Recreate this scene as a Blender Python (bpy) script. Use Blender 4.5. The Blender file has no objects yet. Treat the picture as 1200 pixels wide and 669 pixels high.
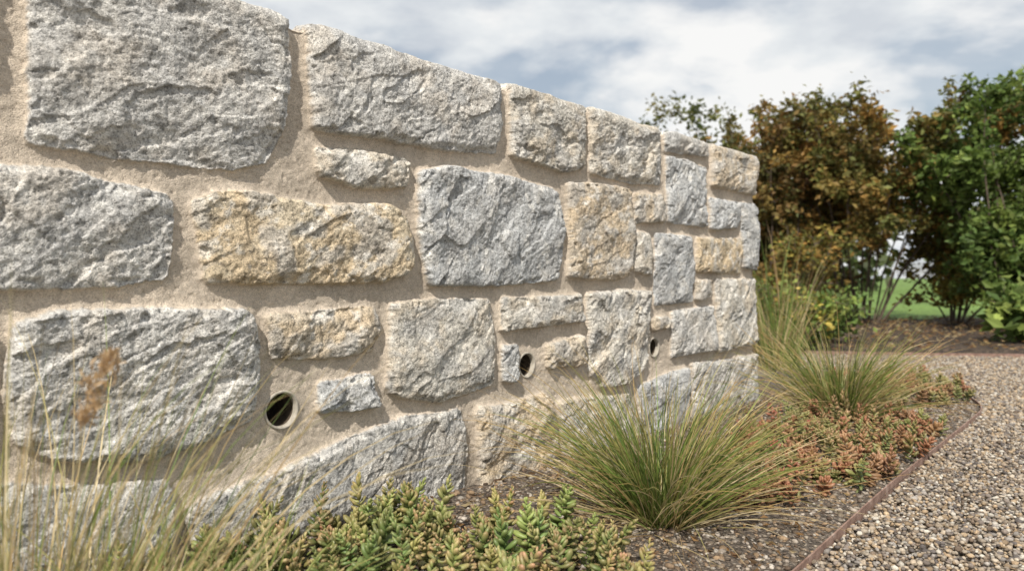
import bpy, math
import numpy as np
from mathutils import Vector, Matrix
rng=np.random.default_rng(7)
scene=bpy.context.scene
scene.view_settings.view_transform='Standard'
scene.view_settings.look='None'
scene.view_settings.exposure=0

# ------------------------------------------------------------ helpers
def hash01(xi,yi,seed):
    h=(xi.astype(np.int64)*374761393+yi.astype(np.int64)*668265263+seed*974634777)&0xffffffff
    h=((h^(h>>13))*1274126177)&0xffffffff
    h=((h^(h>>16))*2246822519)&0xffffffff
    h=h^(h>>15)
    return (h&0xffffff)/float(0x1000000)
def perlin(x,y,seed=0):
    xi=np.floor(x);yi=np.floor(y);xf=x-xi;yf=y-yi
    u=xf*xf*xf*(xf*(xf*6-15)+10);v=yf*yf*yf*(yf*(yf*6-15)+10)
    def g(dx,dy):
        a=hash01(xi+dx,yi+dy,seed)*2*math.pi
        return np.cos(a)*(xf-dx)+np.sin(a)*(yf-dy)
    n00=g(0,0);n10=g(1,0);n01=g(0,1);n11=g(1,1)
    return (n00*(1-u)+n10*u)*(1-v)+(n01*(1-u)+n11*u)*v
def fbm(x,y,seed=0,oct=4,gain=.5):
    s=0;a=1
    for i in range(oct):
        s=s+a*perlin(x*2**i,y*2**i,seed+i*17);a*=gain
    return s
def facets(x,y,seed,slope=.15,amp=1.0):
    xi=np.floor(x);yi=np.floor(y)
    best=np.full(x.shape,1e9);val=np.zeros(x.shape)
    for dx in(-1,0,1):
        for dy in(-1,0,1):
            cx=xi+dx;cy=yi+dy
            px=cx+.1+.8*hash01(cx,cy,seed);py=cy+.1+.8*hash01(cx,cy,seed+1)
            d=(x-px)**2+(y-py)**2
            a=hash01(cx,cy,seed+2)*2*math.pi
            v=amp*(hash01(cx,cy,seed+3)*2-1)+slope*(np.cos(a)*(x-px)+np.sin(a)*(y-py))
            m=d<best
            best=np.where(m,d,best);val=np.where(m,v,val)
    return val
def sstep(a,b,x):
    t=np.clip((x-a)/(b-a),0,1);return t*t*(3-2*t)
def mesh_obj(name,V,F,cols=None,mat=None,smooth=True,extra=None,link=True):
    V=np.asarray(V,dtype=np.float32).reshape(-1,3);F=np.asarray(F,dtype=np.int32)
    me=bpy.data.meshes.new(name)
    me.vertices.add(len(V));me.vertices.foreach_set('co',V.ravel())
    n=F.shape[1]
    me.loops.add(F.size);me.loops.foreach_set('vertex_index',F.ravel())
    me.polygons.add(len(F));me.polygons.foreach_set('loop_start',np.arange(0,F.size,n,dtype=np.int32))
    try: me.polygons.foreach_set('loop_total',np.full(len(F),n,dtype=np.int32))
    except Exception: pass
    me.polygons.foreach_set('use_smooth',np.full(len(F),smooth))
    me.update(calc_edges=True)
    if cols is not None:
        c=np.ones((len(V),4),dtype=np.float32);c[:,:3]=np.clip(cols,0,1)
        at=me.attributes.new('Col','FLOAT_COLOR','POINT');at.data.foreach_set('color',c.ravel())
    if extra:
        for k,v in extra.items():
            at=me.attributes.new(k,'FLOAT','POINT');at.data.foreach_set('value',np.asarray(v,dtype=np.float32).ravel())
    if mat: me.materials.append(mat)
    o=bpy.data.objects.new(name,me);scene.collection.objects.link(o)
    return o
def N(nt,t,**kw):
    n=nt.nodes.new(t)
    for k,v in kw.items(): setattr(n,k,v)
    return n
def newmat(name):
    m=bpy.data.materials.new(name);m.use_nodes=True
    nt=m.node_tree;return m,nt,nt.nodes['Principled BSDF'],nt.links
def mixc(nt,fac,a,b,mode='MIX'):
    n=nt.nodes.new('ShaderNodeMix');n.data_type='RGBA';n.blend_type=mode
    for sock,v in((0,fac),(6,a),(7,b)):
        if hasattr(v,'links') or hasattr(v,'is_linked'): nt.links.new(v,n.inputs[sock])
        else: n.inputs[sock].default_value=v if sock==0 else (*v,1)
    return n.outputs[2]
def ramp(nt,fac,stops):
    r=nt.nodes.new('ShaderNodeValToRGB');nt.links.new(fac,r.inputs[0])
    e=r.color_ramp.elements
    while len(e)<len(stops): e.new(.5)
    for i,(p,c) in enumerate(stops):
        e[i].position=p;e[i].color=(c,c,c,1) if not isinstance(c,tuple) else (*c,1)
    return r.outputs[0]
def noise(nt,vec,scale,detail=4,rough=.6):
    n=N(nt,'ShaderNodeTexNoise');n.inputs['Scale'].default_value=scale;n.inputs['Detail'].default_value=detail
    n.inputs['Roughness'].default_value=rough;nt.links.new(vec,n.inputs['Vector']);return n.outputs[0]

def foliage_mat(name,trans=.35,rough=.55,spec=.3):
    m,nt,b,L=newmat(name)
    a=N(nt,'ShaderNodeAttribute',attribute_name='Col')
    c=a.outputs['Color']
    L.new(c,b.inputs['Base Color']);b.inputs['Roughness'].default_value=rough
    b.inputs['Specular IOR Level'].default_value=spec
    t=N(nt,'ShaderNodeBsdfTranslucent');L.new(c,t.inputs[0])
    mx=N(nt,'ShaderNodeMixShader');mx.inputs[0].default_value=trans
    L.new(b.outputs[0],mx.inputs[1]);L.new(t.outputs[0],mx.inputs[2])
    L.new(mx.outputs[0],nt.nodes['Material Output'].inputs[0])
    return m
leafm=foliage_mat('leaf_material');grassm=foliage_mat('grass_blade_material',.3,.5,.4)
sedm=foliage_mat('succulent_material',.12,.42,.45)

# ------------------------------------------------------------ wall frame
O=np.array([-.847,1.228]);D=np.array([.655,.756]);D/=np.linalg.norm(D);NW=np.array([D[1],-D[0]])
def uw(u,w):
    u=np.asarray(u,float);w=np.asarray(w,float)
    return O[0]+u*D[0]+w*NW[0],O[1]+u*D[1]+w*NW[1]
def to_uw(x,y):
    return (x-O[0])*D[0]+(y-O[1])*D[1],(x-O[0])*NW[0]+(y-O[1])*NW[1]

ST={ # stone outlines in wall centimetres (along, up), colour kind
'S0':('g','-32,118 -3,118 -2,82 -32,80'),
'S1':('g','5,118 20,119 49,119 52,118 55,107 54,93 50,85 41,82 20,82 5,83 4,93'),
'S2':('g','60,119 86,119 122,119 125,106 123,96 101,94 78,94 60,94 59,107'),
'S3':('gt','128,118 146,119 166,119 167,107 166,96 155,94 129,96'),
'S4':('gt','169,118 190,119 216,118 218,96 196,95 170,95'),
'S5':('g','220,118 256,118 257,111 221,109'),
'S6':('t','261,118 308,119 308,99 261,99'),
'T0':('g','-44,78 -21,77 -7,78 8,79 20,78 28,76 29,71 28,60 17,58 -2,58 -21,58 -43,57'),
'T1':('gt','61,90 76,91 89,90 89,83 74,82 62,83'),
'T2':('o','33,75 38,77 46,78 63,77 82,78 89,74 91,67 89,62 81,59 52,59 35,59 34,64'),
'T3':('b','93,88 101,90 129,90 152,88 155,75 153,59 122,58 96,58 93,72'),
'T4':('ot','157,91 174,92 195,92 198,77 196,62 187,59 158,60'),
'T5':('t','198,91 220,92 220,81 199,80'),
'T6':('b','222,107 238,108 255,106 256,81 223,81'),
'T7':('b','259,94 287,94 288,82 260,81'),
'T8':('b','290,95 308,95 308,63 293,64'),
'T9':('gt','199,77 210,77 210,61 199,62'),
'T10':('b','213,77 243,77 245,64 243,50 213,49'),
'T11':('o','247,77 292,78 290,62 247,62'),
'U0':('g','2,52 8,54 17,55 44,54 47,51 47,41 46,30 35,27 25,25 8,28 2,32 1,44'),
'U00':('gt','-21,54 -3,55 -3,31 -21,31'),
'U1':('ot','49,52 54,53 78,53 80,48 78,42 63,41 50,42'),
'U2':('b','62,36 78,36 79,28 73,28 62,29'),
'U3':('gt','83,53 92,54 120,54 122,41 121,29 101,27 86,29 82,32'),
'U4':('gt','125,54 146,54 165,54 166,45 150,45 125,44'),
'U5':('gt','168,55 190,55 208,55 208,28 195,22 177,22 169,27'),
'U6':('b','125,40 132,40 132,29 125,29'),
'U7':('t','146,39 166,41 166,31 147,31'),
'U8':('t','246,59 261,59 260,51 246,50'),
'U9':('gt','265,59 308,60 308,29 266,28'),
'U10':('g','226,47 262,47 262,29 226,28'),
'U11':('t','210,45 223,45 223,40 210,40'),
'V0':('g','31,14 35,16 52,18 65,21 86,24 109,24 111,11 109,-3 76,2 46,3 32,7'),
'V00':('g','-21,26 -2,26 14,23 27,21 29,14 28,6 -21,10'),
'V1':('ot','115,23 129,23 146,24 151,10 149,-4 116,-2'),
'V2':('gt','153,20 174,19 196,18 198,-4 155,-4'),
'V3':('b','201,20 221,22 239,23 239,-8 203,-6'),
'V4':('g','243,25 285,24 308,24 308,-6 243,-4'),
'W0':('g','-21,6 8,4 20,2 21,-14 -21,-10'),
'W1':('t','23,3 52,-1 53,-12 23,-10'),
'X0':('g','-80,118 -36,118 -36,82 -80,82'),'X1':('b','-124,118 -84,118 -84,82 -124,82'),
'X2':('gt','-100,79 -48,78 -48,58 -100,59'),'X3':('g','-60,54 -25,54 -25,31 -60,30'),
'X4':('t','-112,55 -64,54 -64,30 -112,30'),'X5':('b','-70,27 -25,26 -25,3 -70,3'),'X6':('g','-120,26 -74,26 -74,-6 -120,-6'),
'X7':('t','-124,78 -103,78 -103,59 -124,59'),
}
HT=1.165;UE=3.065
def chaikin(P,c):
    Q=[];n=len(P)
    for i in range(n):
        a=P[i-1];b=P[i];d=P[(i+1)%n]
        la=np.linalg.norm(a-b);ld=np.linalg.norm(d-b)
        Q.append(b+(a-b)/la*min(c,la*.3));Q.append(b+(d-b)/ld*min(c,ld*.3))
    return Q
us=np.concatenate([np.arange(-1.2,-.2,.01),np.arange(-.2,1.25,.0025),np.arange(1.25,UE+.03,.0036),np.arange(UE+.03,UE+.36,.01)])
vs=np.concatenate([np.arange(-.06,HT+.045,.0026),np.arange(HT+.045,HT+.36,.01)])
S,T=np.meshgrid(us,vs,indexing='ij')
wx=S+.0045*perlin(S*14,T*14,3)+.0038*perlin(S*45,T*45,4)+.0024*perlin(S*120,T*120,5)
wy=T+.0045*perlin(S*14,T*14,13)+.0038*perlin(S*45,T*45,14)+.0024*perlin(S*120,T*120,15)
Dm=np.full(S.shape,-.05);ID=np.zeros(S.shape,int)
kinds=[''];centers=[(0,0)]
for k,(kind,txt) in ST.items():
    P=[np.array([float(a) for a in p.split(',')])/100 for p in txt.split()]
    for p in P:
        if p[1]>=1.175: p[1]=HT+.5+ (p[1]-1.18)
        if p[0]>=3.07: p[0]=UE+.5
    kinds.append(kind);sid=len(kinds)-1
    c0=np.mean([np.minimum(p,[3.08,1.2]) for p in P],axis=0);centers.append(tuple(c0))
    P=[p+rng.normal(0,.0035,2) for p in P]
    P=chaikin(P,.008);P=np.array(P)
    lo=P.min(0)-.04;hi=P.max(0)+.04
    i0,i1=np.searchsorted(us,[lo[0],hi[0]]);j0,j1=np.searchsorted(vs,[lo[1],hi[1]])
    x=wx[i0:i1,j0:j1];y=wy[i0:i1,j0:j1]
    if x.size==0: continue
    dmin=np.full(x.shape,1e9);ins=np.zeros(x.shape,bool)
    n=len(P)
    for i in range(n):
        a=P[i];b=P[(i+1)%n];e=b-a;L2=e@e
        if L2<1e-12: continue
        t=np.clip(((x-a[0])*e[0]+(y-a[1])*e[1])/L2,0,1)
        dd=np.hypot(x-a[0]-t*e[0],y-a[1]-t*e[1]);dmin=np.minimum(dmin,dd)
        if abs(e[1])>1e-12:
            cr=((a[1]>y)!=(b[1]>y))&(x<e[0]*(y-a[1])/e[1]+a[0]);ins^=cr
    sd=np.where(ins,dmin,-dmin)+.003
    sub=Dm[i0:i1,j0:j1];m=sd>sub
    sub[m]=sd[m];ID[i0:i1,j0:j1][m]=sid
ns=len(kinds)
r_ang=rng.uniform(.15,1.0,ns);r_off=rng.uniform(0,50,(ns,2));r_base=rng.uniform(.0,.009,ns)
r_tx=rng.uniform(-.03,.03,ns);r_ty=rng.uniform(-.05,.05,ns);r_amp=rng.uniform(.6,1.2,ns)
CA=np.cos(r_ang)[ID];SA=np.sin(r_ang)[ID];CT=np.array(centers)
X=(S-CT[ID,0]);Y=(T-CT[ID,1]);ox=r_off[ID,0];oy=r_off[ID,1]
rx=X*CA+Y*SA+ox;ry=-X*SA+Y*CA+oy
qx=rx+.010*fbm(rx*14,ry*22,31,4,.6);qy=ry+.008*fbm(rx*14,ry*22,41,4,.6)
F1=facets(qx*6,qy*13,50,1.4,.5)*.0044
F2=facets(qx*24,qy*48,60,1.1,.45)*.0013
F3=facets(qx*80,qy*110,70,1.0,.5)*.0008
R1=fbm(rx*5,ry*8,80,2)*.006
R2=fbm(rx*60,ry*75,90,3,.8)*.0015
chip=-sstep(.14,.17,perlin(rx*4,ry*11,97)+.12*fbm(rx*30,ry*30,98,2))*.006
crack=-sstep(.035,.0,np.abs(perlin(rx*3.5,ry*8,99)+.10*perlin(rx*40,ry*40,100)))*sstep(.1,.3,perlin(rx*4+7,ry*4,102))*.006
ev=np.clip(.85+1.0*perlin(S*9,T*9,101),.3,1.3)
d=np.maximum(Dm,0)
rise=sstep(-.001,.005,d)*.013*ev+(1-np.exp(-d/.012))*.008
ecn=perlin(S*13,T*13,111)+.25*perlin(S*60,T*60,112)
edgechip=-sstep(.026,.012,d+.012*ecn)*sstep(.05,.12,ecn)*.008
tilt=np.clip(X,-.3,.3)*r_tx[ID]+np.clip(Y,-.2,.2)*r_ty[ID]
inn=sstep(0,.006,d)
calm=1-.75*np.exp(-((T-HT)/.022)**2)
hs=rise+inn*(r_base[ID]+tilt+(F1+F2+F3+R1+R2+chip+crack)*r_amp[ID]*calm)+edgechip*inn*calm
hm=.0040*fbm(S*12,T*12,121,3)+.0015*fbm(S*60,T*60,131,4,.7)-.0015*sstep(.25,.45,perlin(S*70,T*70,133))+.005*np.exp(np.minimum(Dm,0)/.007)-.001
st=sstep(-.0004,.0012,Dm)
H=hm*(1-st)+(hm+hs)*st-.012
H=np.maximum(H,hm-.012-.001)
holes=[(.53,.308,.043),(1.373,.332,.040),(2.136,.332,.039)]
for (hu,hv,hr) in holes:
    r=np.hypot(S-hu,T-hv);m=sstep(hr+.022,hr+.004,r)
    H=H*(1-m)+(-.010+.3*hm)*m;st=st*(1-m)
ds=np.maximum(0,S-UE);dt=np.maximum(0,T-HT)
at=sstep(-.014,.014,T-HT);as_=sstep(-.016,.016,S-UE)
nz=np.maximum(1-at-as_,0)+1e-6
nu=as_;nv=at
nl=np.sqrt(nu**2+nv**2+nz**2);nu/=nl;nv/=nl;nz=nz/nl
dep=np.maximum(ds,dt)
U=np.minimum(S,UE)+nu*H;V=np.minimum(T,HT)+nv*H;W=-dep+nz*H
rr=.008*np.exp(-((T-HT)/.012)**2);V-=rr*.5;W-=rr*.5
# colour
def pal(k):
    return {'g':(.54,.53,.505),'b':(.49,.50,.50),'gt':(.56,.535,.48),'t':(.58,.52,.43),'ot':(.58,.51,.41),'o':(.60,.52,.39),'':(.4,.4,.4)}[k]
base=np.array([pal(k) for k in kinds])*rng.uniform(.93,1.07,(ns,1))
stain=np.array([{'g':.28,'b':.12,'gt':.5,'t':.62,'ot':.8,'o':.95,'':0}[k] for k in kinds])
C=base[ID]
n1=fbm(rx*7,ry*9,141,4);n2=fbm(rx*22,ry*30,151,4)
ochre=np.array([.60,.46,.29]);grey=np.array([.49,.49,.48]);pale=np.array([.74,.72,.67])
om=sstep(.25,-.25,n1+.45*(.5-stain[ID]))*np.minimum(stain[ID]*1.0,1)*sstep(-.5,.35,n2+.25)
C=C*(1-om[...,None]*.62)+ochre*om[...,None]*.62
gm=sstep(.02,.3,fbm(rx*9+9,ry*11,161,4))*.55
C=C*(1-gm[...,None])+grey*gm[...,None]
pm=sstep(.12,.45,fbm(rx*14+3,ry*18,171,5,.65))*.6
C=C*(1-pm[...,None])+pale*pm[...,None]
dk=1-.38*sstep(.05,.5,fbm(rx*26,ry*36,181,5,.7))
C=C*dk[...,None]
mc=np.array([.60,.52,.425])*(1+.22*fbm(S*6,T*6,191,4)[...,None]+.12*fbm(S*50,T*50,201,4,.7)[...,None])
base_dark=sstep(.22,.0,T)[...,None]*.25  # mortar and stone get darker towards the wall base
mc=mc*(1-base_dark*.8)
sm=sstep(-.0005,.003,Dm+.003*perlin(S*90,T*90,203))*st
C=mc*(1-sm[...,None])+C*sm[...,None]*(1-base_dark*.3)
nu_,nv_=S.shape
idx=np.arange(nu_*nv_).reshape(nu_,nv_)
F=np.stack([idx[:-1,:-1],idx[1:,:-1],idx[1:,1:],idx[:-1,1:]],-1)
keep=np.ones(F.shape[:2],bool)
cS=(S[:-1,:-1]+S[1:,1:])/2;cT=(T[:-1,:-1]+T[1:,1:])/2
for(hu,hv,hr)in holes: keep&=np.hypot(cS-hu,cT-hv)>hr-.006
F=F[keep].reshape(-1,4)
VV=np.stack([U,W*-1,V],-1).reshape(-1,3)  # local: x along wall, y into wall, z up

wm,nt,b,L=newmat('granite_and_mortar')
a=N(nt,'ShaderNodeAttribute',attribute_name='Col');sa=N(nt,'ShaderNodeAttribute',attribute_name='stone')
tc=N(nt,'ShaderNodeTexCoord');ob=tc.outputs['Object']
n_f=noise(nt,ob,290,2,.8);n_m=noise(nt,ob,80,4,.8)
sp=ramp(nt,n_f,[(.32,.28),(.42,.90),(.56,1.06),(.67,1.45)])
sp2=ramp(nt,n_m,[(.34,.48),(.45,.98),(.66,1.25)])
c=mixc(nt,1,a.outputs['Color'],sp,'MULTIPLY');c=mixc(nt,1,c,sp2,'MULTIPLY')
v=N(nt,'ShaderNodeTexVoronoi');v.inputs['Scale'].default_value=520;L.new(ob,v.inputs['Vector'])
vs_=N(nt,'ShaderNodeSeparateColor');L.new(v.outputs['Color'],vs_.inputs[0])
ms=mixc(nt,1,a.outputs['Color'],ramp(nt,v.outputs['Distance'],[(.0,1.15),(.55,.97),(.9,.7)]),'MULTIPLY')
ms=mixc(nt,1,ms,ramp(nt,vs_.outputs[0],[(0,.75),(.3,.97),(.8,1.03),(1,1.2)]),'MULTIPLY')
ms=mixc(nt,1,ms,ramp(nt,n_m,[(.32,.82),(.68,1.12)]),'MULTIPLY')
cc=mixc(nt,sa.outputs['Fac'],ms,c)
L.new(cc,b.inputs['Base Color']);b.inputs['Roughness'].default_value=.88;b.inputs['Specular IOR Level'].default_value=.25
bh=N(nt,'ShaderNodeMath',operation='MULTIPLY_ADD');L.new(n_m,bh.inputs[0]);bh.inputs[1].default_value=2.2;L.new(n_f,bh.inputs[2])
bm=N(nt,'ShaderNodeMath',operation='MULTIPLY_ADD');L.new(v.outputs['Distance'],bm.inputs[0]);bm.inputs[1].default_value=-.5;L.new(n_m,bm.inputs[2])
hx=N(nt,'ShaderNodeMix');hx.data_type='FLOAT';L.new(sa.outputs['Fac'],hx.inputs[0]);L.new(bm.outputs[0],hx.inputs[2]);L.new(bh.outputs[0],hx.inputs[3])
bp=N(nt,'ShaderNodeBump');bp.inputs['Strength'].default_value=.95;bp.inputs['Distance'].default_value=.0029
L.new(hx.outputs[0],bp.inputs['Height']);L.new(bp.outputs[0],b.inputs['Normal'])

wallE=bpy.data.objects.new('stone_wall',None);scene.collection.objects.link(wallE)
wallE.matrix_world=Matrix(((D[0],-NW[0],0,O[0]),(D[1],-NW[1],0,O[1]),(0,0,1,0),(0,0,0,1)))
wf=mesh_obj('masonry_face',VV,F,C.reshape(-1,3),wm,True,{'stone':sm.reshape(-1)})
wf.parent=wallE
def box(name,x0,x1,y0,y1,z0,z1,mat,parent=None):
    v=[(x,y,z) for x in(x0,x1) for y in(y0,y1) for z in(z0,z1)]
    f=[(0,1,3,2),(4,6,7,5),(0,4,5,1),(2,3,7,6),(0,2,6,4),(1,5,7,3)]
    o=mesh_obj(name,v,f,np.tile([.38,.33,.26],(8,1)),mat,False,{'stone':np.zeros(8)});o.parent=parent;return o
box('wall_core',-1.2,UE-.03,.22,.36,-.3,HT-.02,wm,wallE)
pm_,nt,b,L=newmat('clay_drain_pipe')
tc=N(nt,'ShaderNodeTexCoord');nn=noise(nt,tc.outputs['Object'],70,4)
L.new(ramp(nt,nn,[(.3,(.26,.24,.20)),(.7,(.50,.46,.39))]),b.inputs['Base Color']);b.inputs['Roughness'].default_value=.8
pd_,nt,b,L=newmat('dark_pipe_shade')  # dark brown that paints the shade inside the drain holes
tc=N(nt,'ShaderNodeTexCoord');nn=noise(nt,tc.outputs['Object'],90,4)
L.new(ramp(nt,nn,[(.3,(.03,.022,.015)),(.7,(.10,.075,.05))]),b.inputs['Base Color']);b.inputs['Roughness'].default_value=.9
for (hu,hv,hr) in holes:
    prof=[(hr-.0065,.17),(hr-.0065,.012),(hr-.0065,-.000),(hr-.004,-.0035),(hr-.001,-.003),(hr+.0005,.0),(hr+.0005,.17)]
    n=48;v=[];f=[]
    for i in range(n):
        t=2*math.pi*i/n
        for (r,y) in prof:
            rr_=r+.0006*math.sin(3*t+hu*9)
            v.append((hu+rr_*math.cos(t),y+.010,hv+rr_*math.sin(t)))
    m=len(prof)
    for i in range(n):
        for j in range(m-1):
            a0=i*m+j;b0=((i+1)%n)*m+j;f.append((a0,b0,b0+1,a0+1))
    o=mesh_obj('drain_pipe',v,f,None,pm_);o.parent=wallE
    o.data.materials.append(pd_)
    mi=np.zeros(len(f),dtype=np.int32);mi[0::m-1]=1;o.data.polygons.foreach_set('material_index',mi)  # inner pipe wall takes the painted shade colour
    # dark soil-brown plug that paints the shade at the back of the pipe
    v=[];f=[]
    for k_ in range(7):
        rr_=(hr-.0066)*k_/6
        for i in range(24):
            t=2*math.pi*i/24;v.append((hu+rr_*math.cos(t),.13-.04*max(0,-math.sin(t))*k_/6+.003*math.sin(5*t+k_),hv+rr_*math.sin(t)))
    for k_ in range(6):
        for i in range(24):
            f.append((k_*24+i,k_*24+(i+1)%24,(k_+1)*24+(i+1)%24,(k_+1)*24+i))
    o=mesh_obj('pipe_shade_plug',v,f,None,pd_);o.parent=wallE

# ------------------------------------------------------------ ground
def ground_mat(name,stops,scale,bstr=.8,bdist=.01,big=.5):
    m,nt,b,L=newmat(name)
    tc=N(nt,'ShaderNodeTexCoord');ob=tc.outputs['Object']
    v=N(nt,'ShaderNodeTexVoronoi');v.inputs['Scale'].default_value=scale;L.new(ob,v.inputs['Vector'])
    sx=N(nt,'ShaderNodeSeparateColor');L.new(v.outputs['Color'],sx.inputs[0])
    c=ramp(nt,sx.outputs[0],stops)
    c=mixc(nt,1,c,ramp(nt,noise(nt,ob,big,4),[(.3,.7),(.7,1.25)]),'MULTIPLY')
    c=mixc(nt,1,c,ramp(nt,v.outputs['Distance'],[(.2,1.1),(.8,.45)]),'MULTIPLY')
    L.new(c,b.inputs['Base Color']);b.inputs['Roughness'].default_value=.9
    bp=N(nt,'ShaderNodeBump',invert=True);bp.inputs['Strength'].default_value=bstr;bp.inputs['Distance'].default_value=bdist
    L.new(v.outputs['Distance'],bp.inputs['Height']);L.new(bp.outputs[0],b.inputs['Normal'])
    return m
soil_m=ground_mat('bark_mulch',[(0,(.03,.02,.015)),(.5,(.07,.048,.032)),(.85,(.12,.08,.055)),(1,(.2,.15,.1))],38,.9,.02)
grav_m=ground_mat('gravel_base',[(0,(.12,.10,.075)),(.4,(.23,.19,.145)),(.8,(.32,.27,.21)),(1,(.42,.38,.32))],95,.9,.01)
lawn_m=ground_mat('lawn_turf',[(0,(.10,.19,.03)),(.5,(.16,.27,.05)),(1,(.22,.34,.07))],30,.5,.02,.3)
bed_m=ground_mat('bed_soil',[(0,(.07,.055,.04)),(.5,(.14,.11,.085)),(.85,(.21,.17,.135)),(1,(.3,.26,.21))],130,.9,.008,3)
def sheet(name,x0,x1,y0,y1,z,mat):
    return mesh_obj(name,[(x0,y0,z),(x1,y0,z),(x1,y1,z),(x0,y1,z)],[(0,1,2,3)],None,mat,False)
sheet('ground',-400,400,-400,400,-.03,soil_m)
sheet('lawn',-300,300,10.0,390,-.022,lawn_m)
def edge_y(x): return 5.75+.10*np.sin(x*1.1)-.04*(x-3)
gx,gy=np.meshgrid(np.linspace(-6,14,160),np.linspace(0,1,90),indexing='ij')
far=10.9+.4*np.sin(gx*.9)
gy=edge_y(gx)+gy*(far-edge_y(gx))
gz=-.004+.05*np.abs(fbm(gx*1.2,gy*1.2,5,4))*np.clip((gy-edge_y(gx))*3,0,1)
def grid_obj(name,gx,gy,gz,mat):
    a,b_=gx.shape;i=np.arange(a*b_).reshape(a,b_)
    f=np.stack([i[:-1,:-1],i[1:,:-1],i[1:,1:],i[:-1,1:]],-1).reshape(-1,4)
    return mesh_obj(name,np.stack([gx,gy,gz],-1).reshape(-1,3),f,None,mat)
grid_obj('mulch_bed',gx,gy,gz,soil_m)
gx,gy=np.meshgrid(np.linspace(-4,14,200),np.linspace(-4,1,110),indexing='ij')
gy=-4+(gy+4)/5*(edge_y(gx)+4)
grid_obj('gravel_path',gx,gy,-.012+.006*fbm(gx*1.5,gy*1.5,8,3),grav_m)
def bw(u):
    u=np.asarray(u,float)
    w=.905-.014*u
    return np.where(u<3.35,w,.858*np.sqrt(np.clip(1-((u-3.35)/1.05)**2,0,1)))
U1,K=np.meshgrid(np.linspace(-1.4,4.4,500),np.linspace(0,1,90),indexing='ij')
WB=-.3+K*(bw(U1)+.3)
def bedz(u,w):
    return .004+.014*fbm(u*5,w*5,21,4)+.012*sstep(.25,0,w)+.008*np.sin(np.clip(w,0,.9)*3.4)
bx,by=uw(U1,WB);bz=bedz(U1,WB)*np.clip((bw(U1)-WB)/.05,0,1)
grid_obj('planting_bed',bx,by,bz,bed_m)
em,nt,b,L=newmat('rusted_steel')
tc=N(nt,'ShaderNodeTexCoord');nn=noise(nt,tc.outputs['Object'],30,5)
L.new(ramp(nt,nn,[(.3,(.14,.08,.06)),(.55,(.28,.18,.14)),(.75,(.42,.33,.28))]),b.inputs['Base Color']);b.inputs['Roughness'].default_value=.75
def strip(name,px,py,h,th):
    px=np.array(px);py=np.array(py)
    tx=np.gradient(px);ty=np.gradient(py);l=np.hypot(tx,ty);nx=-ty/l;ny=tx/l
    hz=h+.0015*np.sin(np.arange(len(px))*.35)
    v=[]
    for i in range(len(px)):
        for s,z in((-1,-.03),(-1,0),(1,0),(1,-.03)):
            v.append((px[i]+s*nx[i]*th/2,py[i]+s*ny[i]*th/2,hz[i] if z==0 else -.03))
    f=[]
    for i in range(len(px)-1):
        for j in range(3):
            a=i*4+j;f.append((a,a+1,a+5,a+4))
    return mesh_obj(name,v,f,None,em,False)
uu=np.concatenate([np.linspace(-1.3,3.35,60),3.35+1.05*np.sin(np.linspace(.03,math.pi/2,40))])
ww=bw(uu)+.003+.006*np.sin(uu*2.3)
ex,ey=uw(uu,ww);strip('metal_edging',ex,ey,.015,.004)
xx=np.linspace(-2,12,80);strip('metal_edging',xx,edge_y(xx),.022,.006)

# ------------------------------------------------------------ pebbles
ph=(1+5**.5)/2
ICO=np.array([(-1,ph,0),(1,ph,0),(-1,-ph,0),(1,-ph,0),(0,-1,ph),(0,1,ph),(0,-1,-ph),(0,1,-ph),(ph,0,-1),(ph,0,1),(-ph,0,-1),(-ph,0,1)])/math.hypot(1,ph)
ICF=np.array([(0,11,5),(0,5,1),(0,1,7),(0,7,10),(0,10,11),(1,5,9),(5,11,4),(11,10,2),(10,7,6),(7,1,8),(3,9,4),(3,4,2),(3,2,6),(3,6,8),(3,8,9),(4,9,5),(2,4,11),(6,2,10),(8,6,7),(9,8,1)])
def rotm(n):
    a=rng.uniform(0,2*math.pi,n);ca,sa=np.cos(a),np.sin(a)
    R=np.zeros((n,3,3));R[:,0,0]=ca;R[:,0,1]=-sa;R[:,1,0]=sa;R[:,1,1]=ca;R[:,2,2]=1
    b=rng.normal(0,.35,n);cb,sb=np.cos(b),np.sin(b)
    Q=np.zeros((n,3,3));Q[:,0,0]=1;Q[:,1,1]=cb;Q[:,1,2]=-sb;Q[:,2,1]=sb;Q[:,2,2]=cb
    return R@Q
def pebbles(name,P,r,palette,mat,flat=(.5,.85)):
    n=len(P)
    V=ICO[None]*(1+rng.uniform(-.22,.22,(n,12,1)))
    sc=np.stack([r*rng.uniform(.8,1.4,n),r*rng.uniform(.7,1.1,n),r*rng.uniform(*flat,n)],-1)
    V=V*sc[:,None,:];V=np.einsum('nij,nkj->nki',rotm(n),V)+P[:,None,:]
    F=(ICF[None]+12*np.arange(n)[:,None,None]).reshape(-1,3)
    pal_=np.array(palette);c=pal_[rng.integers(0,len(pal_),n)]*rng.uniform(.7,1.25,(n,1))
    return mesh_obj(name,V.reshape(-1,3),F,np.repeat(c,12,0),mat,True)
pbm,nt,b,L=newmat('pebble_stone')
a=N(nt,'ShaderNodeAttribute',attribute_name='Col');tc=N(nt,'ShaderNodeTexCoord')
nn=noise(nt,tc.outputs['Object'],260,3,.7)
L.new(mixc(nt,1,a.outputs['Color'],ramp(nt,nn,[(.3,.6),(.7,1.25)]),'MULTIPLY'),b.inputs['Base Color'])
b.inputs['Roughness'].default_value=.8;b.inputs['Specular IOR Level'].default_value=.3
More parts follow.
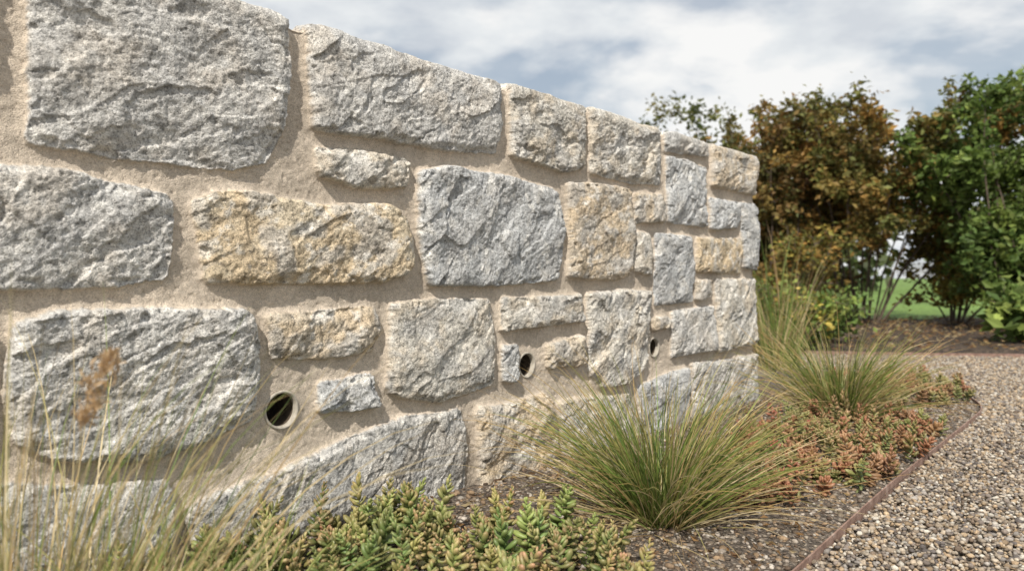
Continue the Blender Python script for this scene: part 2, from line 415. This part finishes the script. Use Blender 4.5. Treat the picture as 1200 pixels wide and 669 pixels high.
GP=np.array([(.44,.36,.27),(.38,.32,.25),(.30,.24,.18),(.50,.43,.34),(.46,.35,.23),(.24,.20,.17),(.56,.52,.45),(.38,.28,.18),(.34,.31,.28),(.20,.15,.11),(.16,.14,.13)])*.88
def scatter_gravel(n,x0,x1,y0,y1):
    x=rng.uniform(x0,x1,n);y=rng.uniform(y0,y1,n)
    u,w=to_uw(x,y)
    ok=((w>bw(u)+.006)|(u>4.4))&(y<edge_y(x)-.01)&(y>abs(x)*.95-.4)&(x<y*.82+.5)
    return x[ok],y[ok]
xa,ya=scatter_gravel(62000,.2,3.2,1.2,3.1)
xb,yb=scatter_gravel(66000,.9,5.4,3.1,5.85)
xg=np.concatenate([xa,xb]);yg=np.concatenate([ya,yb]);
rg=np.concatenate([rng.uniform(.0035,.0068,len(xa))*rng.choice([1,1,1,1.4],len(xa)),rng.uniform(.006,.010,len(xb))])
zg=rng.uniform(-.010,.002,len(xg))
pebbles('gravel',np.stack([xg,yg,zg],-1),rg,GP,pbm)
n=30000;u=rng.uniform(-.3,4.35,n);w=rng.uniform(0.0,.9,n);ok=w<bw(u)-.005;u=u[ok];w=w[ok]
x,y=uw(u,w);z=bedz(u,w)*np.clip((bw(u)-w)/.05,0,1)+rng.uniform(-.003,.003,len(u))
BP=np.array([(.20,.16,.12),(.28,.24,.19),(.36,.31,.26),(.13,.10,.075),(.24,.17,.11),(.42,.38,.33),(.30,.21,.13),(.10,.07,.05)])*.95
pebbles('bed_chippings',np.stack([x,y,z],-1),rng.uniform(.0028,.0065,len(u))*rng.choice([1,1,1.6],len(u)),BP,pbm,(.3,.7))

# ------------------------------------------------------------ leaves / litter
def leaves(name,P,dirs,size,col,mat,width=.45,fold=.15):
    n=len(P);d=dirs/np.linalg.norm(dirs,axis=1,keepdims=True)
    r=rng.normal(size=(n,3));s=np.cross(d,r);s/=np.linalg.norm(s,axis=1,keepdims=True)+1e-9
    nn=np.cross(d,s);L=size[:,None]
    b0=P;t=P+d*L;m=P+d*L*.45
    l=m+s*L*width/2+nn*L*fold;rr_=m-s*L*width/2+nn*L*fold
    V=np.stack([b0,l,t,rr_],1).reshape(-1,3)
    F=np.arange(4*n).reshape(n,4)
    F=np.concatenate([F[:,[0,1,2]],F[:,[0,2,3]]])
    return mesh_obj(name,V,F,np.repeat(col,4,0),mat,False)
n=1900;u=rng.uniform(-.2,4.2,n);w=rng.uniform(.02,.85,n);ok=w<bw(u)-.03;u=u[ok];w=w[ok];x,y=uw(u,w)
P1=np.stack([x,y,bedz(u,w)+.010],-1)
n2=5000;x2=rng.uniform(-1,9,n2);y2=rng.uniform(5.9,10.5,n2);P2=np.stack([x2,y2,np.full(n2,.04)],-1)
P=np.concatenate([P1,P2]);n=len(P)
dd=rng.normal(size=(n,3));dd[:,2]*=.2
pl=np.array([(.30,.18,.08),(.22,.13,.07),(.38,.27,.13),(.14,.09,.05),(.42,.34,.2)])
sz=np.concatenate([rng.uniform(.010,.03,len(P1)),rng.uniform(.03,.08,n2)])
leaves('leaf_litter',P,dd,sz,pl[rng.integers(0,5,n)],leafm,.35)

# ------------------------------------------------------------ grass
def blades(name,base,n,r0,len_rng,tilt_rng,bend,width,palette,tipcol,tipamt=.5,seg=8,parent=None,stiff=2.0):
    phi=rng.uniform(0,2*math.pi,n);q=np.sqrt(rng.uniform(0,1,n))
    rad=r0*q;x0=base[0]+rad*np.cos(phi);y0=base[1]+rad*np.sin(phi)
    phi=phi+rng.normal(0,.5,n)
    Ln=rng.uniform(*len_rng,n)
    th0=np.abs(rng.normal(0,1,n))*.5;th0=tilt_rng[0]+(tilt_rng[1]-tilt_rng[0])*np.clip(.25*th0+.75*q*rng.uniform(.5,1.2,n),0,1.2)
    k=bend*rng.uniform(.1,1.6,n)
    side=rng.normal(0,.35,n)
    pts=[];p=np.stack([x0,y0,np.full(n,base[2])],-1)
    pts.append(p.copy());tang=[]
    for i in range(seg):
        s=(i+.5)/seg
        th=th0+k*s**stiff;ph_=phi+side*s
        d=np.stack([np.sin(th)*np.cos(ph_),np.sin(th)*np.sin(ph_),np.cos(th)],-1)
        tang.append(d);p=p+d*(Ln/seg)[:,None];p[:,2]=np.maximum(p[:,2],base[2]+.004);pts.append(p.copy())
    tang.append(tang[-1])
    pts=np.stack(pts,1);tang=np.stack(tang,1)
    ra=rng.uniform(0,2*math.pi,n);sd=np.stack([np.cos(ra),np.sin(ra),np.zeros(n)],-1)[:,None,:]
    sd=np.cross(tang,np.broadcast_to(sd,tang.shape));sd/=np.linalg.norm(sd,axis=2,keepdims=True)+1e-9
    s=np.linspace(0,1,seg+1);wd=(1-s**2.2)*.9+.1;wd[-1]=.05
    wv=(width*rng.uniform(.6,1.3,n))[:,None]*wd[None]
    A=pts-sd*wv[...,None]/2;B=pts+sd*wv[...,None]/2
    V=np.stack([A,B],2).reshape(-1,3)
    i=np.arange(n)[:,None]*(2*(seg+1))+2*np.arange(seg)[None]
    F=np.stack([i,i+1,i+3,i+2],-1).reshape(-1,4)
    pa=np.array(palette);c=pa[rng.integers(0,len(pa),n)]*rng.uniform(.65,1.3,(n,1))
    tm=np.clip((s-rng.uniform(.3,1.0,n)[:,None])*2.2,0,1)*tipamt
    cc=c[:,None]*(1-tm[...,None])+np.array(tipcol)*tm[...,None]
    cc=np.repeat(cc[:,:,None,:],2,2).reshape(-1,3)
    o=mesh_obj(name,V,F,cc,grassm,True)
    if parent: o.parent=parent
    return o,pts
GR=[(.12,.19,.04),(.17,.25,.055),(.24,.29,.08),(.08,.13,.03),(.36,.34,.12),(.20,.25,.06),(.12,.18,.04)]
STR=[(.58,.47,.27),(.50,.40,.21),(.38,.36,.14),(.52,.37,.18),(.62,.52,.32)]
def grass_clump(name,x,y,n,r0,h,spread=1.0,straw=.25,w=.0028):
    e=bpy.data.objects.new(name,None);scene.collection.objects.link(e)
    blades('green_blades',(x,y,.0),int(n*(1-straw)*.65),r0*.9,(h*.45,h*1.0),(.04,.9*spread),.8,w,GR,(.52,.38,.15),.7,parent=e)
    blades('outer_blades',(x,y,.0),int(n*(1-straw)*.35),r0,(h*.8,h*1.25),(.08,1.15*spread),.55,w*.85,GR,(.58,.38,.17),.85,parent=e)
    blades('dry_blades',(x,y,.0),int(n*straw),r0*1.1,(h*.5,h*1.35),(.1,1.4*spread),.8,w*.7,STR,(.48,.28,.12),.5,parent=e)
    return e
grass_clump('ornamental_grass',.36,1.80,1200,.065,.43,1.0,.30,.0035)
grass_clump('ornamental_grass',1.36,3.08,900,.075,.46,.95,.34,.0042)
fg,_=blades('foreground_blades',(-.62,.90,0),520,.16,(.34,.64),(.03,.55),.7,.0024,STR+STR+GR[:4],(.5,.4,.2),.5)
e=bpy.data.objects.new('feather_grass',None);scene.collection.objects.link(e);fg.parent=e
fg2,_=blades('low_green_blades',(-.44,1.0,0),230,.12,(.20,.36),(.1,.8),.8,.003,GR+STR[:2],(.4,.35,.15),.4);fg2.parent=e
def plume(top,base,n,parent,rad=.012):
    top=np.array(top);base=np.array(base);ax=top-base
    t=rng.uniform(0,1,n);P=base+ax*t[:,None]+rng.normal(0,1,(n,3))*rad*np.sin(np.pi*np.clip(t*.9+.08,0,1))[:,None]
    d=ax/np.linalg.norm(ax)+rng.normal(0,.5,(n,3))
    pa=np.array([(.52,.36,.20),(.62,.46,.28),(.44,.30,.16)])
    o=leaves('seed_head',P,d,rng.uniform(.008,.016,n),pa[rng.integers(0,3,n)],grassm,.2);o.parent=parent
def stalk(p0,p1,parent,w=.0016):
    p0=np.array(p0);p1=np.array(p1);k=8;V=[];F=[]
    for i in range(k+1):
        s=i/k;p=p0+(p1-p0)*s+np.array([.01*math.sin(s*3),0,0])
        for j in range(4):
            a=j*math.pi/2;V.append(p+np.array([math.cos(a),math.sin(a),0])*w*(1-.5*s))
    for i in range(k):
        for j in range(4):
            F.append((i*4+j,i*4+(j+1)%4,(i+1)*4+(j+1)%4,(i+1)*4+j))
    o=mesh_obj('stalk',V,F,np.tile([.42,.34,.18],(len(V),1)),grassm);o.parent=parent
for(tp,bs,ft) in [((-.43,.80,.52),(-.465,.80,.44),(-.54,.82,0))]:
    plume(tp,bs,260,e,.008);stalk(ft,bs,e)
def tall(name,x,y,h,n,tl):
    e=bpy.data.objects.new(name,None);scene.collection.objects.link(e)
    o,_=blades('blades',(x,y,0),n,.12,(h*.5,h*1.05),(.03,tl),.6,.006,GR+STR[:2]+[(.3,.2,.1)],(.45,.32,.16),.5);o.parent=e
tall('tall_grass',1.93,5.3,1.0,120,.25);tall('tall_grass',1.75,4.9,.6,120,.45)

# ------------------------------------------------------------ sedum
def leaf_shape():
    V=[];F=[];nr=6
    prof=[(0,.10),(.2,.7),(.55,1.0),(.85,.75)]
    for (t,r) in prof:
        for j in range(nr):
            a=2*math.pi*j/nr;V.append((t,.25*r*math.cos(a),.17*r*math.sin(a)+.14*t*t))
    V.append((1.0,0,.16));
    for i in range(len(prof)-1):
        for j in range(nr): F.append((i*nr+j,i*nr+(j+1)%nr,(i+1)*nr+(j+1)%nr,(i+1)*nr+j))
    k=(len(prof)-1)*nr
    for j in range(nr): F.append((k+j,k+(j+1)%nr,len(V)-1,len(V)-1))
    return np.array(V),F
LV,LF=leaf_shape()
LQ=np.array([f for f in LF if f[2]!=f[3]]);LT=np.array([f[:3] for f in LF if f[2]==f[3]])
LFt=np.concatenate([LQ[:,[0,1,2]],LQ[:,[0,2,3]],LT])
def sedum(name,xs,ys,zs,hs,ls,greens,tips,tipamt,nl=34):
    n=len(xs);tot=n*nl
    si=np.repeat(np.arange(n),nl);k=np.tile(np.arange(nl),n);t=k/(nl-1.)
    lean=rng.normal(0,.38,(n,2));ax=np.concatenate([lean,np.ones((n,1))],1);ax/=np.linalg.norm(ax,axis=1,keepdims=True)
    base=np.stack([xs,ys,zs],-1)
    tt=.10+.90*t**.85
    curve=(t**2)[:,None]*rng.normal(0,.012,(n,3))[si]
    pos=base[si]+ax[si]*(hs[si]*tt)[:,None]+curve
    az=k*2.39996+rng.uniform(0,6,n)[si]+rng.normal(0,.3,tot)
    el=-.05+rng.normal(0,.15,n)[si]+1.2*t**1.5+rng.normal(0,.18,tot)
    e1=np.cross(ax,[0,1,0.]);e1/=np.linalg.norm(e1,axis=1,keepdims=True);e2=np.cross(ax,e1)
    e1=e1[si];e2=e2[si];a=ax[si]
    rad=np.cos(az)[:,None]*e1+np.sin(az)[:,None]*e2
    d=rad*np.cos(el)[:,None]+a*np.sin(el)[:,None]
    up=-rad*np.sin(el)[:,None]+a*np.cos(el)[:,None]
    s=np.cross(up,d)
    ln=ls[si]*(.85+.35*np.sin(np.pi*np.clip(t*1.1,0,1)))*(1-.5*t**4)*rng.uniform(.75,1.2,tot)
    V=pos[:,None]+ln[:,None,None]*(LV[None,:,0:1]*d[:,None]+LV[None,:,1:2]*s[:,None]+LV[None,:,2:3]*up[:,None])
    m=len(LV);F=(LFt[None]+m*np.arange(tot)[:,None,None]).reshape(-1,3)
    g=np.array(greens);tp=np.array(tips)
    gc=g[rng.integers(0,len(g),n)]*rng.uniform(.75,1.2,(n,1));tcx=tp[rng.integers(0,len(tp),n)]
    patchy=np.clip(.5+1.6*fbm(xs*6,ys*6,77,2),0,1)
    ta=np.clip(tipamt*(.25+1.0*patchy)*rng.uniform(.6,1.2,n),0,1)
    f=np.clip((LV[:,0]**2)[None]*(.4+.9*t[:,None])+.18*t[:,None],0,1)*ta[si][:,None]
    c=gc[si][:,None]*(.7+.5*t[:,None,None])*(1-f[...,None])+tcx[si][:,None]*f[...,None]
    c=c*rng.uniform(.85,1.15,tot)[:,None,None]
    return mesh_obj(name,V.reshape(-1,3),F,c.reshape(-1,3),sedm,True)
def patch(n,u0,u1,w0,w1,md,test=None):
    P=[]
    tries=0
    while len(P)<n and tries<40000:
        tries+=1
        u=rng.uniform(u0,u1);w=rng.uniform(w0,w1)
        if test and not test(u,w): continue
        if all((u-a)**2+(w-b_)**2>md*md for a,b_ in P): P.append((u,w))
    P=np.array(P);x,y=uw(P[:,0],P[:,1]);return x,y,bedz(P[:,0],P[:,1])
def fg_test(u,w):
    x,y=uw(u,w)
    return (((x+.20)/.48)**2+((y-1.36)/.32)**2<1+.25*math.sin(x*17)) and w>.04
xs,ys,zs=patch(210,-.3,1.3,.03,.85,.031,fg_test)
n=len(xs);hh=rng.uniform(.07,.15,n)
sedum('stonecrop_sedum',xs,ys,zs-.005,hh,rng.uniform(.018,.029,n),[(.18,.26,.07),(.24,.31,.09),(.14,.23,.065),(.29,.30,.10),(.20,.24,.08)],[(.52,.26,.17),(.50,.34,.18),(.42,.16,.12)],.65,30)
def rt(u,w):
    return ((u-2.25)/.78)**2+((w-.60)/.28)**2<1+.2*math.sin(u*14)
RG=[(.26,.15,.07),(.18,.21,.07),(.30,.14,.07),(.22,.24,.08),(.15,.19,.055)]
xs,ys,zs=patch(230,1.3,3.1,.3,.86,.034,rt);n=len(xs)
sedum('red_stonecrop_sedum',xs,ys,zs-.004,rng.uniform(.04,.13,n),rng.uniform(.018,.029,n),RG,[(.38,.11,.08),(.36,.17,.10),(.42,.24,.14)],.9,25)
def rt2(u,w): return ((u-3.7)/.45)**2+((w-.45)/.33)**2<1
xs,ys,zs=patch(110,3.1,4.3,.1,.8,.045,rt2);n=len(xs)
sedum('red_stonecrop_sedum',xs,ys,zs,rng.uniform(.06,.12,n),rng.uniform(.022,.030,n),RG,[(.38,.18,.10),(.42,.27,.14)],.8,22)

# ------------------------------------------------------------ shrubs
barkm,nt,b,L=newmat('bark')
tc=N(nt,'ShaderNodeTexCoord');nn=noise(nt,tc.outputs['Object'],40,3)
L.new(ramp(nt,nn,[(.3,(.06,.045,.03)),(.7,(.17,.13,.10))]),b.inputs['Base Color']);b.inputs['Roughness'].default_value=.85
def tubes(name,paths,parent):
    V=[];F=[];o=0
    for pts,r0,r1 in paths:
        k=len(pts)
        for i,p in enumerate(pts):
            t=pts[min(i+1,k-1)]-pts[max(i-1,0)];t=t/(np.linalg.norm(t)+1e-9)
            a=np.cross(t,[.3,.9,.1]);a/=np.linalg.norm(a)+1e-9;b_=np.cross(t,a);r=r0+(r1-r0)*i/(k-1)
            for j in range(5):
                an=j*2*math.pi/5;V.append(p+(a*math.cos(an)+b_*math.sin(an))*r)
        for i in range(k-1):
            for j in range(5): F.append((o+i*5+j,o+i*5+(j+1)%5,o+(i+1)*5+(j+1)%5,o+(i+1)*5+j))
        o+=k*5
    ob_=mesh_obj(name,V,F,None,barkm);ob_.parent=parent
def path(p,d,L_,seg,wig,up):
    pts=[np.array(p,float)];d=np.array(d,float);d/=np.linalg.norm(d)
    for i in range(seg):
        d=d+rng.normal(0,wig,3)+np.array([0,0,up]);d/=np.linalg.norm(d);pts.append(pts[-1]+d*L_/seg)
    return pts
def shrub(name,x,y,h,rad,nleaf,pal_,leafsize,nstem=12,tiltmax=.5,low=.2,sub=9,gap=.075,stemr=.02):
    e=bpy.data.objects.new(name,None);scene.collection.objects.link(e)
    T_=[];LP=[];LD=[];LC=[];pal_=np.array(pal_)
    twigs=[]
    for i in range(nstem):
        a=2*math.pi*(i+rng.uniform(0,.6))/nstem;tl=tiltmax*rng.uniform(.1,1)
        L_=h*rng.uniform(.75,.95)/max(.7,math.cos(tl))
        pts=path((x+.12*rad*math.cos(a),y+.12*rad*math.sin(a),-.03),(math.sin(tl)*math.cos(a),math.sin(tl)*math.sin(a),math.cos(tl)),L_,9,.07,.02)
        T_.append((pts,stemr*rng.uniform(.6,1),.004))
        for j in range(sub):
            t=rng.uniform(low,1)**.8;k=min(int(t*9),8);p=pts[k]+(pts[k+1]-pts[k])*rng.uniform()
            a2=rng.uniform(0,2*math.pi);el=rng.uniform(-.1,.9)
            d=(math.cos(a2)*math.cos(el),math.sin(a2)*math.cos(el),math.sin(el))
            l2=rad*rng.uniform(.3,.65)*(1.15-.55*t)
            q=path(p,d,l2,5,.14,.03);T_.append((q,.007,.002));twigs.append((q,l2))
            for m in range(2):
                kk=rng.integers(1,5);q2=path(q[kk],np.array(d)+rng.normal(0,.8,3),l2*.55,3,.15,.03);T_.append((q2,.004,.0015));twigs.append((q2,l2*.6))
        twigs.append((pts[-4:],h*.2))
    wt=np.array([t[1] for t in twigs]);wt=wt/wt.sum();cnt=rng.multinomial(nleaf,wt)
    for (q,l),c in zip(twigs,cnt):
        if c==0: continue
        q=np.array(q);s=rng.uniform(.15,1,c)*(len(q)-1);k=np.minimum(s.astype(int),len(q)-2);f=(s-k)[:,None]
        p=q[k]*(1-f)+q[k+1]*f+rng.normal(0,gap,(c,3))*rng.uniform(.2,1,(c,1))
        LP.append(p);dd=rng.normal(0,1,(c,3));dd[:,2]=dd[:,2]*.7-.15;LD.append(dd)
        tint=pal_[rng.integers(0,len(pal_))]*rng.uniform(.65,1.3);alt=pal_[rng.integers(0,len(pal_),c)]
        mm=rng.uniform(0,.6,(c,1));LC.append((tint*(1-mm)+alt*mm)*rng.uniform(.6,1.35,(c,1)))
    tubes('branches',T_,e)
    P=np.concatenate(LP);ok=P[:,2]>.02
    lo=leaves('foliage',P[ok],np.concatenate(LD)[ok],leafsize*rng.uniform(.6,1.3,len(P))[ok],np.concatenate(LC)[ok],leafm,.55,.08);lo.parent=e
    return e
AUT=[(.28,.16,.05),(.34,.21,.06),(.22,.17,.05),(.16,.16,.045),(.40,.23,.065),(.24,.19,.055),(.18,.19,.05),(.12,.14,.04)]
DRK=[(.17,.095,.045),(.13,.11,.04),(.21,.13,.045),(.11,.12,.04),(.26,.16,.05)]
GRN=[(.12,.19,.045),(.17,.25,.055),(.08,.135,.035),(.24,.30,.07),(.13,.18,.045)]
OLV=[(.13,.15,.05),(.17,.18,.06),(.09,.12,.04),(.20,.17,.06)]
YEL=[(.46,.36,.08),(.34,.30,.08),(.48,.28,.08),(.20,.23,.06)]
shrub('autumn_shrub',4.65,9.8,3.15,1.45,27000,AUT,.085,18,.48,.30)
shrub('autumn_shrub',3.65,10.4,2.85,1.3,18000,DRK+AUT[:3]+OLV[:2],.085,13,.45,.08)
shrub('green_shrub',5.65,8.3,2.9,1.15,19000,GRN,.085,14,.45,.12)
shrub('green_shrub',7.0,9.2,3.1,1.2,9000,GRN,.09,12,.4,.1)
shrub('evergreen_tree',4.0,14.4,3.9,1.6,15000,OLV,.11,13,.5,.2,gap=.13)
shrub('yellow_leaved_bush',5.75,9.6,1.2,.6,3000,YEL,.08,9,.6,.2)
shrub('yellow_leaved_bush',3.5,9.0,1.2,.6,3200,AUT+YEL,.07,9,.5,.2)
shrub('hydrangea_bush',4.7,6.7,.5,.5,1300,GRN,.13,9,.7,.2,stemr=.008)
shrub('hydrangea_bush',5.4,6.9,.6,.5,1100,GRN,.13,9,.7,.2,stemr=.008)
shrub('perennial_plant',2.35,6.1,.5,.42,2400,GRN+YEL[:1],.06,9,.7,.15,stemr=.006)
shrub('perennial_plant',2.85,6.8,.42,.4,1800,GRN,.06,9,.8,.15,stemr=.006)
shrub('perennial_plant',1.85,5.9,.6,.4,2200,AUT+GRN,.05,9,.5,.15,stemr=.006)
P=[];C2=[]
for i in range(60):
    cx=rng.uniform(-45,60);cy=rng.uniform(33,44);r=rng.uniform(1.4,2.6)
    c=int(480)
    v=rng.normal(size=(c,3));v/=np.linalg.norm(v,axis=1,keepdims=True);v*=r*rng.uniform(.6,1.08,(c,1))
    p=v+np.array([cx,cy,r*.75]);p[:,2]=np.abs(p[:,2]);P.append(p)
    b_=np.array([(.08,.12,.035),(.11,.15,.045),(.16,.14,.055),(.08,.10,.04)])[rng.integers(0,4)]
    C2.append(np.tile(b_,(c,1))*rng.uniform(.6,1.3,(c,1)))
P=np.concatenate(P);leaves('background_hedge',P,rng.normal(size=P.shape),rng.uniform(.35,.7,len(P)),np.concatenate(C2),leafm,.8)

# ------------------------------------------------------------ world
w=bpy.data.worlds.new('World');scene.world=w;w.use_nodes=True;nt=w.node_tree;L=nt.links
bg=nt.nodes['Background'];sk=N(nt,'ShaderNodeTexSky');sk.sky_type='NISHITA';sk.sun_disc=False
SE=math.radians(46);sdir=np.array([-.25,-.968]);
sk.sun_elevation=SE;sk.sun_rotation=math.atan2(sdir[0],sdir[1]);sk.air_density=1.2;sk.dust_density=2.0
tc=N(nt,'ShaderNodeTexCoord');sep=N(nt,'ShaderNodeSeparateXYZ');L.new(tc.outputs['Generated'],sep.inputs[0])
zz=N(nt,'ShaderNodeMath',operation='MAXIMUM');L.new(sep.outputs[2],zz.inputs[0]);zz.inputs[1].default_value=0
za=N(nt,'ShaderNodeMath',operation='ADD');L.new(zz.outputs[0],za.inputs[0]);za.inputs[1].default_value=.24
dx=N(nt,'ShaderNodeMath',operation='DIVIDE');L.new(sep.outputs[0],dx.inputs[0]);L.new(za.outputs[0],dx.inputs[1])
dy=N(nt,'ShaderNodeMath',operation='DIVIDE');L.new(sep.outputs[1],dy.inputs[0]);L.new(za.outputs[0],dy.inputs[1])
cb=N(nt,'ShaderNodeCombineXYZ');L.new(dx.outputs[0],cb.inputs[0]);L.new(dy.outputs[0],cb.inputs[1]);cb.inputs[2].default_value=5.1
c1=N(nt,'ShaderNodeTexNoise');c1.inputs['Scale'].default_value=2.0;c1.inputs['Detail'].default_value=7;c1.inputs['Roughness'].default_value=.52;c1.inputs['Distortion'].default_value=.15
L.new(cb.outputs[0],c1.inputs['Vector'])
c2=N(nt,'ShaderNodeTexNoise');c2.inputs['Scale'].default_value=3.0;c2.inputs['Detail'].default_value=6;L.new(cb.outputs[0],c2.inputs['Vector'])
cm=ramp(nt,c1.outputs[0],[(.40,0.40),(.48,.85),(.53,1.0)])
cc=ramp(nt,c2.outputs[0],[(.36,(6.9,7.3,7.8)),(.47,(8.5,8.8,9.0)),(.56,(9.9,9.9,9.8))])
mx=mixc(nt,cm,sk.outputs[0],cc)
L.new(mx,bg.inputs[0]);bg.inputs[1].default_value=.095
sun=bpy.data.lights.new('sun','SUN');sun.energy=5.0;sun.angle=math.radians(.8);sun.color=(1,.93,.83)
so=bpy.data.objects.new('sun',sun);scene.collection.objects.link(so)
td=Vector((sdir[0]*math.cos(SE),sdir[1]*math.cos(SE),math.sin(SE)))
so.rotation_euler=td.to_track_quat('Z','Y').to_euler();so.location=(0,-5,8)

cam=bpy.data.cameras.new('camera');co=bpy.data.objects.new('camera',cam);scene.collection.objects.link(co)
co.location=(0,0,.6);co.rotation_euler=(math.pi/2,0,0);cam.sensor_width=36;cam.lens=26.1;cam.shift_y=-9.5/1200
cam.clip_start=.02;cam.clip_end=1500
cam.dof.use_dof=True;cam.dof.focus_distance=1.8;cam.dof.aperture_fstop=3.4
scene.camera=co
